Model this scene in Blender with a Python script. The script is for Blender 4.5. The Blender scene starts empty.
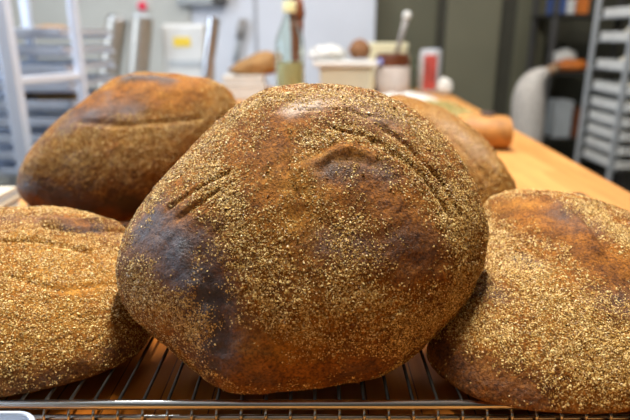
import bpy, bmesh, math, random, json
import numpy as np
from mathutils import Vector, Matrix, noise
random.seed(4); RNG = np.random.default_rng(7)
S = bpy.context.scene; COL = S.collection
PI = math.pi

# ------------------------------------------------------------------ camera
PITCH = math.radians(17.3); FPX = 560.0; CAM = Vector((0, 0, 1.21))
cd = bpy.data.cameras.new('camera'); cam = bpy.data.objects.new('camera', cd); COL.objects.link(cam)
cd.sensor_width = 36; cd.lens = FPX / 630 * 36; cd.clip_start = .02
cam.location = CAM; cam.rotation_euler = (PI / 2 - PITCH, 0, 0)
cd.dof.use_dof = True; cd.dof.focus_distance = .47; cd.dof.aperture_fstop = 4.2
S.camera = cam
FW = Vector((0, math.cos(PITCH), -math.sin(PITCH))); UP = Vector((0, math.sin(PITCH), math.cos(PITCH)))
def at(px, py, Y):
    "the point of the room at distance Y (m) that the photograph shows at pixel px, py"
    d = FW + Vector((1, 0, 0)) * ((px - 315) / FPX) + UP * ((210 - py) / FPX)
    return CAM + d * (Y / d.y)
ZT = .90       # table top
ZR = .927      # top of the rack wires

# ------------------------------------------------------------------ materials
def lin(r, g, b):
    f = lambda c: c / 12.92 if c <= .04045 else ((c + .055) / 1.055) ** 2.4
    return (f(r / 255), f(g / 255), f(b / 255), 1)
class NT:
    def __init__(s, name):
        s.m = bpy.data.materials.new(name); s.m.use_nodes = True; s.t = s.m.node_tree
        s.p = s.t.nodes['Principled BSDF']
    def n(s, kind, **kw):
        o = s.t.nodes.new('ShaderNode' + kind)
        for k, v in kw.items():
            if k.startswith('i_'): o.inputs[k[2:].replace('_', ' ')].default_value = v
            else: setattr(o, k, v)
        return o
    def l(s, a, b): s.t.links.new(a, b)
    def mix(s, fac, a, b, mode='MIX'):
        o = s.n('Mix', data_type='RGBA', blend_type=mode)
        for k, v in ((0, fac), (6, a), (7, b)):
            if hasattr(v, 'is_output'): s.l(v, o.inputs[k])
            else: o.inputs[k].default_value = v
        return o.outputs[2]
    def math(s, op, a, b=0, clamp=False):
        o = s.n('Math', operation=op, use_clamp=clamp)
        for k, v in ((0, a), (1, b)):
            if hasattr(v, 'is_output'): s.l(v, o.inputs[k])
            else: o.inputs[k].default_value = v
        return o.outputs[0]
    def ramp(s, fac, stops):
        o = s.n('ValToRGB'); e = o.color_ramp.elements
        while len(e) < len(stops): e.new(.5)
        for el, (p, c) in zip(e, stops): el.position = p; el.color = c
        s.l(fac, o.inputs[0]); return o.outputs[0]
    def bump(s, h, strength, dist):
        o = s.n('Bump'); o.inputs['Strength'].default_value = strength; o.inputs['Distance'].default_value = dist
        s.l(h, o.inputs['Height']); s.l(o.outputs[0], s.p.inputs['Normal'])
    def obj(s, scale=(1, 1, 1)):
        t = s.n('TexCoord'); m = s.n('Mapping'); m.inputs['Scale'].default_value = scale
        s.l(t.outputs['Object'], m.inputs['Vector']); return m.outputs[0]
    def noise(s, v, scale, detail=4, rough=.55):
        o = s.n('TexNoise'); o.inputs['Scale'].default_value = scale; o.inputs['Detail'].default_value = detail
        o.inputs['Roughness'].default_value = rough; s.l(v, o.inputs['Vector']); return o.outputs[0]
def simple(name, col, rough=.5, metal=0, var=.12, scale=12, bump=0, trans=0, **kw):
    t = NT(name); v = t.obj(); nz = t.noise(v, scale)
    a = tuple(c * (1 - var) for c in col[:3]) + (1,); b = tuple(min(1, c * (1 + var)) for c in col[:3]) + (1,)
    t.l(t.ramp(nz, [(.3, a), (.7, b)]), t.p.inputs['Base Color'])
    t.p.inputs['Roughness'].default_value = rough; t.p.inputs['Metallic'].default_value = metal
    t.p.inputs['Transmission Weight'].default_value = trans
    if bump: t.bump(t.noise(v, scale * 4), .4, bump)
    return t.m
M = {}
M['wall'] = simple('white painted wall', lin(216, 220, 228), .6, var=.03, scale=3)
M['wallgrey'] = simple('pale grey wall', lin(190, 190, 182), .6, var=.05, scale=3)
M['seam'] = simple('grey seam', lin(165, 168, 174), .6, var=.03)
M['olive'] = simple('dark olive panel', lin(98, 96, 76), .55, var=.08, scale=2)
M['olive2'] = simple('olive panel', lin(112, 109, 88), .55, var=.08, scale=2)
M['darkolive'] = simple('dark recess wall', lin(74, 72, 58), .6, var=.08, scale=2)
M['gap'] = simple('shaded olive gap', lin(62, 60, 48), .6)
M['black'] = simple('dark gap', lin(38, 36, 30), .6)
M['ceil'] = simple('ceiling paint', lin(235, 235, 232), .7, var=.02)
M['floor'] = simple('dark floor tile', lin(80, 78, 74), .4, var=.2, scale=4)
M['steel'] = simple('brushed steel', lin(200, 200, 200), .28, 1, var=.06, scale=20)
M['chrome'] = simple('bright wire steel', lin(205, 200, 190), .22, 1, var=.05, scale=40)
M['wirest'] = simple('rack wire steel', lin(104, 98, 90), .34, 1, var=.2, scale=60)
M['alu'] = simple('aluminium', lin(206, 214, 226), .4, .3, var=.08, scale=9)
M['canister'] = simple('dull steel', lin(172, 166, 154), .42, .75, var=.08)
M['alupost'] = simple('painted aluminium post', lin(208, 216, 230), .4, .3, var=.05, scale=9)
M['greypost'] = simple('grey metal post', lin(168, 172, 174), .45, .3, var=.08, scale=9)
M['plastic'] = simple('white plastic', lin(205, 205, 200), .45, var=.04)
M['greyplastic'] = simple('grey plastic', lin(165, 170, 172), .45, var=.06)
M['cream2'] = simple('pale beige board', lin(196, 188, 168), .7, var=.06)
M['cream'] = simple('cream plastic', lin(225, 218, 180), .45, var=.05)
M['tub'] = simple('milky plastic tub', lin(206, 204, 182), .3, var=.06, trans=.25)
M['machine'] = simple('off-white enamel', lin(196, 197, 194), .45, var=.05)
M['yellow'] = simple('yellow sticker', lin(212, 184, 60), .5)
M['red'] = simple('red plastic', lin(225, 45, 75), .4)
M['canwhite'] = simple('off-white can paint', lin(196, 196, 198), .4, var=.1, scale=30)
M['redlabel'] = simple('red print', lin(182, 74, 66), .5, var=.5, scale=30)
M['paper'] = simple('white paper', lin(214, 211, 203), .8, var=.05, bump=.003)
M['label'] = simple('printed white label', lin(205, 196, 190), .6, var=.15, scale=60)
M['choc'] = simple('dark brown spread', lin(92, 48, 24), .35, var=.2)
M['bluespot'] = simple('pale blue tag', lin(150, 160, 225), .4)
M['greyhandle'] = simple('translucent grey handle', lin(150, 146, 142), .35, var=.1)
M['brownwood'] = simple('dark brown wood', lin(110, 62, 34), .5, var=.25, scale=20)
M['darkgrey'] = simple('dark grey plastic', lin(70, 68, 66), .5)
M['cloth'] = simple('speckled white cloth', lin(190, 184, 176), .9, var=.3, scale=60, bump=.004)
M['tan'] = simple('tan tie', lin(150, 120, 90), .8)
M['dough'] = simple('pale dough', lin(222, 212, 190), .7, var=.08)
M['blue'] = simple('blue carton', lin(60, 84, 140), .5)
M['orange'] = simple('orange carton', lin(196, 110, 42), .5, var=.2)
M['herb'] = None
def glass(name, col, rough=.05):
    t = NT(name); t.p.inputs['Base Color'].default_value = col; t.p.inputs['Roughness'].default_value = rough
    t.p.inputs['Transmission Weight'].default_value = 1; t.p.inputs['IOR'].default_value = 1.25; return t.m
M['glass'] = glass('clear greenish glass', (.86, .93, .89, 1))
M['oil'] = simple('yellow green oil', lin(238, 236, 184), .3, var=.05, trans=.15)
def wood(name='maple table wood', dark=0):
    t = NT(name); v = t.obj((1, 1, 1))
    br = t.n('TexBrick', offset=.43, squash=1); br.inputs['Scale'].default_value = 1
    mp = t.n('Mapping'); mp.inputs['Rotation'].default_value = (0, 0, PI / 2); t.l(v, mp.inputs['Vector']); t.l(mp.outputs[0], br.inputs['Vector'])
    br.inputs['Brick Width'].default_value = .7; br.inputs['Row Height'].default_value = .045; br.inputs['Mortar Size'].default_value = .0006
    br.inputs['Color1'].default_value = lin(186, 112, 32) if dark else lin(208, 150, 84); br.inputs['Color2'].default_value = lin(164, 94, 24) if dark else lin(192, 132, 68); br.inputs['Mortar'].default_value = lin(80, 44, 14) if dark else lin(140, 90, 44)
    g = t.n('Mapping'); g.inputs['Scale'].default_value = (40, 2.2, 40); t.l(v, g.inputs['Vector'])
    gr = t.ramp(t.noise(g.outputs[0], 2.5, 6), [(.25, (.72, .68, .62, 1)), (.75, (1.1, 1.08, 1.04, 1))])
    c = t.mix(.8, br.outputs[0], gr, 'MULTIPLY')
    st = t.ramp(t.noise(v, 2.2, 3), [(.55, (0, 0, 0, 1)), (.75, (1, 1, 1, 1))])
    fl = t.math('MULTIPLY', st, .05 if dark else .3)
    c = t.mix(fl, c, lin(214, 172, 116))
    t.l(c, t.p.inputs['Base Color']); t.p.inputs['Roughness'].default_value = .5; t.p.inputs['Specular IOR Level'].default_value = .1 if dark else .3
    t.bump(t.noise(g.outputs[0], 4, 4), .15, .001); return t.m
M['wood'] = wood()
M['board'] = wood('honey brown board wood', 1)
def crust(name, warm):
    "baked crust: mottled browns, char where it scorched or underside shade is painted in, pale bran dust where the bran stuck"
    t = NT(name); v = t.obj()
    at_ = t.n('VertexColor', layer_name='bake'); sp = t.n('SeparateColor'); t.l(at_.outputs['Color'], sp.inputs[0])
    bran, char_shade, light = sp.outputs[0], sp.outputs[1], sp.outputs[2]; flour_glint = at_.outputs['Alpha']
    n1 = t.math('ADD', t.math('MULTIPLY', t.noise(v, 38, 6, .65), .72), t.math('MULTIPLY', t.noise(v, 210, 4, .6), .28))
    base = t.ramp(n1, [(.3, lin(62, 33, 11)), (.44, lin(120, 71, 23)), (.58, lin(164, 102, 34)), (.74, lin(200, 140, 56))])
    base = t.mix(light, base, t.ramp(t.noise(v, 60, 5), [(.3, lin(160, 98, 28)), (.7, lin(208, 148, 60))]))
    n2 = t.noise(v, 24, 5, .6)
    ch = t.math('MULTIPLY', char_shade, t.ramp(n2, [(.2, (.45, .45, .45, 1)), (.6, (1, 1, 1, 1))]), True)
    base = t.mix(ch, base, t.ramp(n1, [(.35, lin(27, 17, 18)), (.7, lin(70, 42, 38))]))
    # fine mottling of blistered crust
    base = t.mix(.85, base, t.ramp(t.noise(v, 420, 3, .6), [(.34, (.42, .38, .34, 1)), (.5, (.95, .95, .95, 1)), (.66, (1.35, 1.32, 1.25, 1))]), 'MULTIPLY')
    # fine dust and small bran specks
    vo = t.n('TexVoronoi', feature='F1'); vo.inputs['Scale'].default_value = 640; t.l(v, vo.inputs['Vector'])
    sep = t.n('SeparateColor'); t.l(vo.outputs['Color'], sep.inputs[0])
    cell = t.math('LESS_THAN', sep.outputs[0], t.math('MULTIPLY', bran, .85))
    rnd = t.math('LESS_THAN', vo.outputs['Distance'], .52)
    speck = t.math('MULTIPLY', t.math('MULTIPLY', cell, rnd), .8)
    bc = t.ramp(sep.outputs[1], [(0, lin(98, 58, 18)), (.5, lin(176, 126, 54)), (1, lin(226, 188, 116))])
    col = t.mix(t.math('MULTIPLY', bran, .3), base, lin(122, 74, 22))
    col = t.mix(speck, col, bc)
    col = t.mix(flour_glint, col, lin(214, 190, 168))  # pale flour tint; on the main loaf's top a painted highlight
    t.l(col, t.p.inputs['Base Color'])
    r = t.math('SUBTRACT', .62, t.math('MULTIPLY', ch, .3)); r = t.math('ADD', r, t.math('MULTIPLY', bran, .25), True)
    t.l(r, t.p.inputs['Roughness']); t.l(t.math('ADD', .14, t.math('MULTIPLY', ch, .6)), t.p.inputs['Specular IOR Level'])
    h = t.math('ADD', t.math('MULTIPLY', speck, .5), t.math('MULTIPLY', t.noise(v, 300, 5, .7), 1.6))
    t.bump(h, .9, .0016); return t.m
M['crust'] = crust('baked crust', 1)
def branmat(name, a, b, c):
    t = NT(name); g = t.n('NewGeometry')
    t.l(t.ramp(g.outputs['Random Per Island'], [(0, a), (.5, b), (1, c)]), t.p.inputs['Base Color'])
    t.p.inputs['Roughness'].default_value = .42; return t.m
M['bran'] = branmat('wheat bran flakes', lin(122, 82, 28), lin(206, 158, 72), lin(255, 226, 150))
M['herb'] = branmat('dry green and tan crumbs', lin(112, 118, 52), lin(158, 142, 78), lin(206, 170, 108))
M['rollcrust'] = simple('golden brown crust', lin(164, 110, 46), .6, var=.3, scale=26, bump=.003)
M['sandy'] = simple('sandy brown crust', lin(150, 112, 64), .75, var=.25, scale=30, bump=.003)
M['rye'] = simple('brown rye crust', lin(124, 84, 50), .75, var=.25, scale=30, bump=.003)
M['crumb'] = simple('pale crumb', lin(216, 176, 120), .85, var=.15, scale=60, bump=.003)
M['burnt'] = simple('scorched crust', lin(58, 34, 20), .7, var=.3, scale=60)

# ------------------------------------------------------------------ mesh helpers
def tag(o, label=None, cat=None, group=None, kind=None):
    for k, v in (('label', label), ('category', cat), ('group', group), ('kind', kind)):
        if v: o[k] = v
    return o
def thing(name, label, cat, loc, group=None):
    o = bpy.data.objects.new(name, None); COL.objects.link(o); o.location = loc; o.empty_display_size = .05
    return tag(o, label, cat, group)
class MB:
    def __init__(s): s.v = []; s.f = []
    def add(s, vs, fs):
        k = len(s.v); s.v += [tuple(v) for v in vs]; s.f += [tuple(i + k for i in f) for f in fs]; return s
    def box(s, lo, hi, mat=None):
        x0, y0, z0 = lo; x1, y1, z1 = hi
        vs = [Vector(p) for p in ((x0, y0, z0), (x1, y0, z0), (x1, y1, z0), (x0, y1, z0), (x0, y0, z1), (x1, y0, z1), (x1, y1, z1), (x0, y1, z1))]
        if mat: vs = [mat @ v for v in vs]
        return s.add(vs, [(0, 3, 2, 1), (4, 5, 6, 7), (0, 1, 5, 4), (1, 2, 6, 5), (2, 3, 7, 6), (3, 0, 4, 7)])
    def tube(s, pts, r, n=10):
        pts = [Vector(p) for p in pts]; k = len(pts); vs = []; fs = []
        rs = r if isinstance(r, (list, tuple)) else [r] * k
        t0 = (pts[1] - pts[0]).normalized(); u = t0.orthogonal().normalized()
        for i, p in enumerate(pts):
            a = (pts[i] - pts[i - 1]) if i else pts[1] - pts[0]; b = (pts[i + 1] - pts[i]) if i < k - 1 else a
            t = (a.normalized() + b.normalized()).normalized(); u = (u - t * u.dot(t)).normalized(); w = t.cross(u)
            vs += [p + (u * math.cos(2 * PI * j / n) + w * math.sin(2 * PI * j / n)) * rs[i] for j in range(n)]
        for i in range(k - 1):
            for j in range(n): fs.append((i * n + j, i * n + (j + 1) % n, (i + 1) * n + (j + 1) % n, (i + 1) * n + j))
        fs += [tuple(range(n))[::-1], tuple(range((k - 1) * n, k * n))]
        return s.add(vs, fs)
    def lathe(s, prof, c=(0, 0, 0), n=28, mat=None):
        "prof: (radius, z) from bottom to top"
        c = Vector(c); vs = []; fs = []; k = len(prof)
        for r, z in prof:
            for j in range(n):
                p = Vector((max(r, 1e-4) * math.cos(2 * PI * j / n), max(r, 1e-4) * math.sin(2 * PI * j / n), z))
                vs.append((mat @ p if mat else p) + c)
        for i in range(k - 1):
            for j in range(n): fs.append((i * n + j, i * n + (j + 1) % n, (i + 1) * n + (j + 1) % n, (i + 1) * n + j))
        fs += [tuple(range(n))[::-1], tuple(range((k - 1) * n, k * n))]
        return s.add(vs, fs)
    def blob(s, c, r, amp=.12, seed=0, sub=3, flat=None, f=3.0):
        bm = bmesh.new(); bmesh.ops.create_icosphere(bm, subdivisions=sub, radius=1); vs = []
        for v in bm.verts:
            d = v.co.normalized(); k = 1 + amp * noise.noise(d * f * .6 + Vector((seed, seed * 2.3, 0))) + amp * .4 * noise.noise(d * f * 2 + Vector((0, seed, 5)))
            p = Vector((d.x * r[0], d.y * r[1], d.z * r[2])) * k
            if flat is not None: p.z = max(p.z, -flat)
            vs.append(p + Vector(c))
        fs = [tuple(v.index for v in f_.verts) for f_ in bm.faces]; bm.free(); return s.add(vs, fs)
    def build(s, name, mat, parent=None, smooth=False, bevel=0, origin=None):
        o0 = Vector(origin) if origin is not None else (Vector(parent_world(parent)) if parent else Vector((0, 0, 0)))
        me = bpy.data.meshes.new(name); me.from_pydata([tuple(Vector(v) - o0) for v in s.v], [], s.f); me.update()
        if smooth:
            for p in me.polygons: p.use_smooth = True
            if smooth != 2: me.set_sharp_from_angle(angle=math.radians(40))
        me.materials.append(mat)
        o = bpy.data.objects.new(name, me); COL.objects.link(o)
        if parent: o.parent = parent
        elif origin is not None: o.location = o0
        if bevel:
            b = o.modifiers.new('bevel', 'BEVEL'); b.width = bevel; b.segments = 2; b.limit_method = 'ANGLE'
        return o
def parent_world(p):
    v = Vector(p.location)
    while p.parent: p = p.parent; v += p.location
    return v
def structure(o): o['kind'] = 'structure'; return o
def dup(root, off, label=None, group=None):
    def cp(o, par):
        c = o.copy(); COL.objects.link(c)
        if par: c.parent = par
        for ch in list(o.children): cp(ch, c)
        return c
    r = cp(root, None); r.location = root.location + Vector(off)
    if label: r['label'] = label
    if group: r['group'] = group
    return r

# ------------------------------------------------------------------ room
structure(MB().box((-3.2, -2.2, -.1), (3.4, 5.6, 0)).build('floor', M['floor']))
structure(MB().box((-3.2, -2.2, 3.0), (3.4, 5.6, 3.1)).build('ceiling', M['ceil']))
structure(MB().box((-3.2, 5.0, 0), (3.4, 5.1, 3.0)).build('wall_back', M['darkolive']))
structure(MB().box((3.3, -2.2, 0), (3.4, 5.0, 3.0)).build('wall_right', M['darkolive']))
structure(MB().box((-3.2, -2.2, 0), (3.3, -2.1, 3.0)).build('wall_front', M['darkolive']))
wl = MB()
wl.box((-3.2, -2.1, 0), (-3.1, 5.0, 1.0)).box((-3.2, -2.1, 2.4), (-3.1, 5.0, 3.0)).box((-3.2, -2.1, 1.0), (-3.1, .2, 2.4)).box((-3.2, 2.6, 1.0), (-3.1, 5.0, 2.4))
structure(wl.build('wall_left', M['wallgrey']))
wf = MB()
for lo, hi in (((-3.18, .2, 1.0), (-3.12, .26, 2.4)), ((-3.18, 2.54, 1.0), (-3.12, 2.6, 2.4)), ((-3.18, .26, 1.0), (-3.12, 2.54, 1.06)), ((-3.18, .26, 2.34), (-3.12, 2.54, 2.4)), ((-3.17, 1.37, 1.06), (-3.13, 1.43, 2.34))): wf.box(lo, hi)
structure(wf.build('window_1', M['plastic']))
# white partition standing in front of the back wall, left of the olive doors
xe = at(375, 30, 4.6).x
structure(MB().box((-3.1, 4.6, 0), (xe, 4.68, 3.0)).build('wall_partition', M['wall'], bevel=.004))
xs = at(256, 30, 4.6).x
structure(MB().box((xs - .014, 4.594, 0), (xs + .014, 4.6, 3.0)).build('trim_1', M['seam']))
xg = at(192, 30, 4.6).x
structure(MB().box((-3.1, 4.575, 0), (xg, 4.6, 3.0)).build('trim_2', M['wallgrey'], bevel=.003))
# olive sliding panels
Yd = 4.75
xd = [xe + .0, at(436, 30, Yd).x, at(446, 30, Yd).x, at(500, 30, Yd).x, at(516, 30, Yd).x, at(546, 30, Yd).x]
structure(MB().box((xd[0], Yd, 0), (xd[1], Yd + .05, 2.9)).build('door_1', M['olive'], bevel=.005))
structure(MB().box((xd[2], Yd, 0), (xd[3], Yd + .05, 2.9)).build('door_2', M['olive2'], bevel=.005))
structure(MB().box((xd[4], Yd, 0), (xd[5], Yd + .05, 2.9)).build('door_3', M['olive'], bevel=.005))
structure(MB().box((xd[1], Yd + .03, 0), (xd[2], Yd + .05, 2.9)).box((xd[3], Yd + .03, 0), (xd[4], Yd + .05, 2.9)).build('trim_3', M['gap']))

# ------------------------------------------------------------------ table
tx0, tx1, ty0, ty1 = -.64, .66, .02, 3.5
def place_table():
    t = thing('work_table', 'long maple butcher-block work table under the bread rack', 'table', (0, 1.7, 0))
    # far end is a little wider to the right, as the photograph shows the edge running away to the right
    m = MB(); a, b = .60, .77
    vs = [(tx0, ty0, ZT - .05), (a, ty0, ZT - .05), (b, ty1, ZT - .05), (tx0 + .17, ty1, ZT - .05), (tx0, ty0, ZT), (a, ty0, ZT), (b, ty1, ZT), (tx0 + .17, ty1, ZT)]
    m.add(vs, [(0, 3, 2, 1), (4, 5, 6, 7), (0, 1, 5, 4), (1, 2, 6, 5), (2, 3, 7, 6), (3, 0, 4, 7)])
    m.build('tabletop', M['wood'], t, bevel=.004)
    for x, y in ((-.5, .2), (.48, .2), (-.35, 3.3), (.62, 3.3)):
        MB().box((x - .045, y - .045, 0), (x + .045, y + .045, ZT - .05)).build('leg', M['steel'], t, bevel=.006)
    MB().box((-.4, .3, .2), (.5, 3.2, .23)).build('shelf', M['steel'], t, bevel=.004)
place_table()

# ------------------------------------------------------------------ wire cooling rack
rk = thing('cooling_rack', 'wire cooling rack with bright steel front rails under the big loaves', 'cooling rack', (0, .3885, ZT))
wr = .0015; x0, x1, yf, yb = -.5, .5, .3885, 1.02
zw = ZR - wr
zr = ZR - .0041
w0 = p0_ = None
for i in range(51):
    x = x0 + i * (x1 - x0) / 50
    if w0 is None:
        w0 = MB().tube([(0, yb, zw), (0, yf + .001, zw)], wr, 8).build('wire', M['wirest'], rk, smooth=2)
        p0_ = MB().tube([(0, yf - .0015, zr - .003), (0, yf - .005, zr - .0075), (0, yf - .005, zr - .0155)], .0013, 8).build('peg', M['chrome'], rk, smooth=2)
        w0.location.x = p0_.location.x = x
    else:
        for q_ in (w0, p0_):
            c = q_.copy(); COL.objects.link(c); c.parent = rk; c.location.x = x
MB().tube([(x0 - .004, yf, zr), (x1 + .004, yf, zr)], .004, 14).build('front_rail', M['chrome'], rk, smooth=2)
MB().tube([(x0 - .004, yf - .001, zr - .0118), (x1 + .004, yf - .001, zr - .0118)], .0027, 12).build('lower_rail', M['chrome'], rk, smooth=2)
for x in (x0 - .004, x1 + .004): MB().tube([(x, yf, zr), (x, yb, zr)], .003, 12).build('side_rail', M['chrome'], rk, smooth=2)
MB().tube([(x0 - .004, yb, zr), (x1 + .004, yb, zr)], .003, 12).build('back_rail', M['chrome'], rk, smooth=2)
for y in (.6, .81): MB().tube([(x0, y, ZR - .0052), (x1, y, ZR - .0052)], .0025, 10).build('support_rod', M['wirest'], rk, smooth=2)
for x in (x0 + .01, x1 - .01):
    for y in (yf + .03, yb - .03): MB().tube([(x, y, ZT + .0072), (x, y, ZR - .002)], .003, 10).build('foot', M['wirest'], rk, smooth=2)

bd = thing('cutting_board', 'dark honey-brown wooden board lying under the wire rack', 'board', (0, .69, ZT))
MB().box((-.515, .3775, ZT + .0004), (.515, 1.03, ZT + .0068)).build('board_slab', M['board'], bd, bevel=.002)
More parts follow.
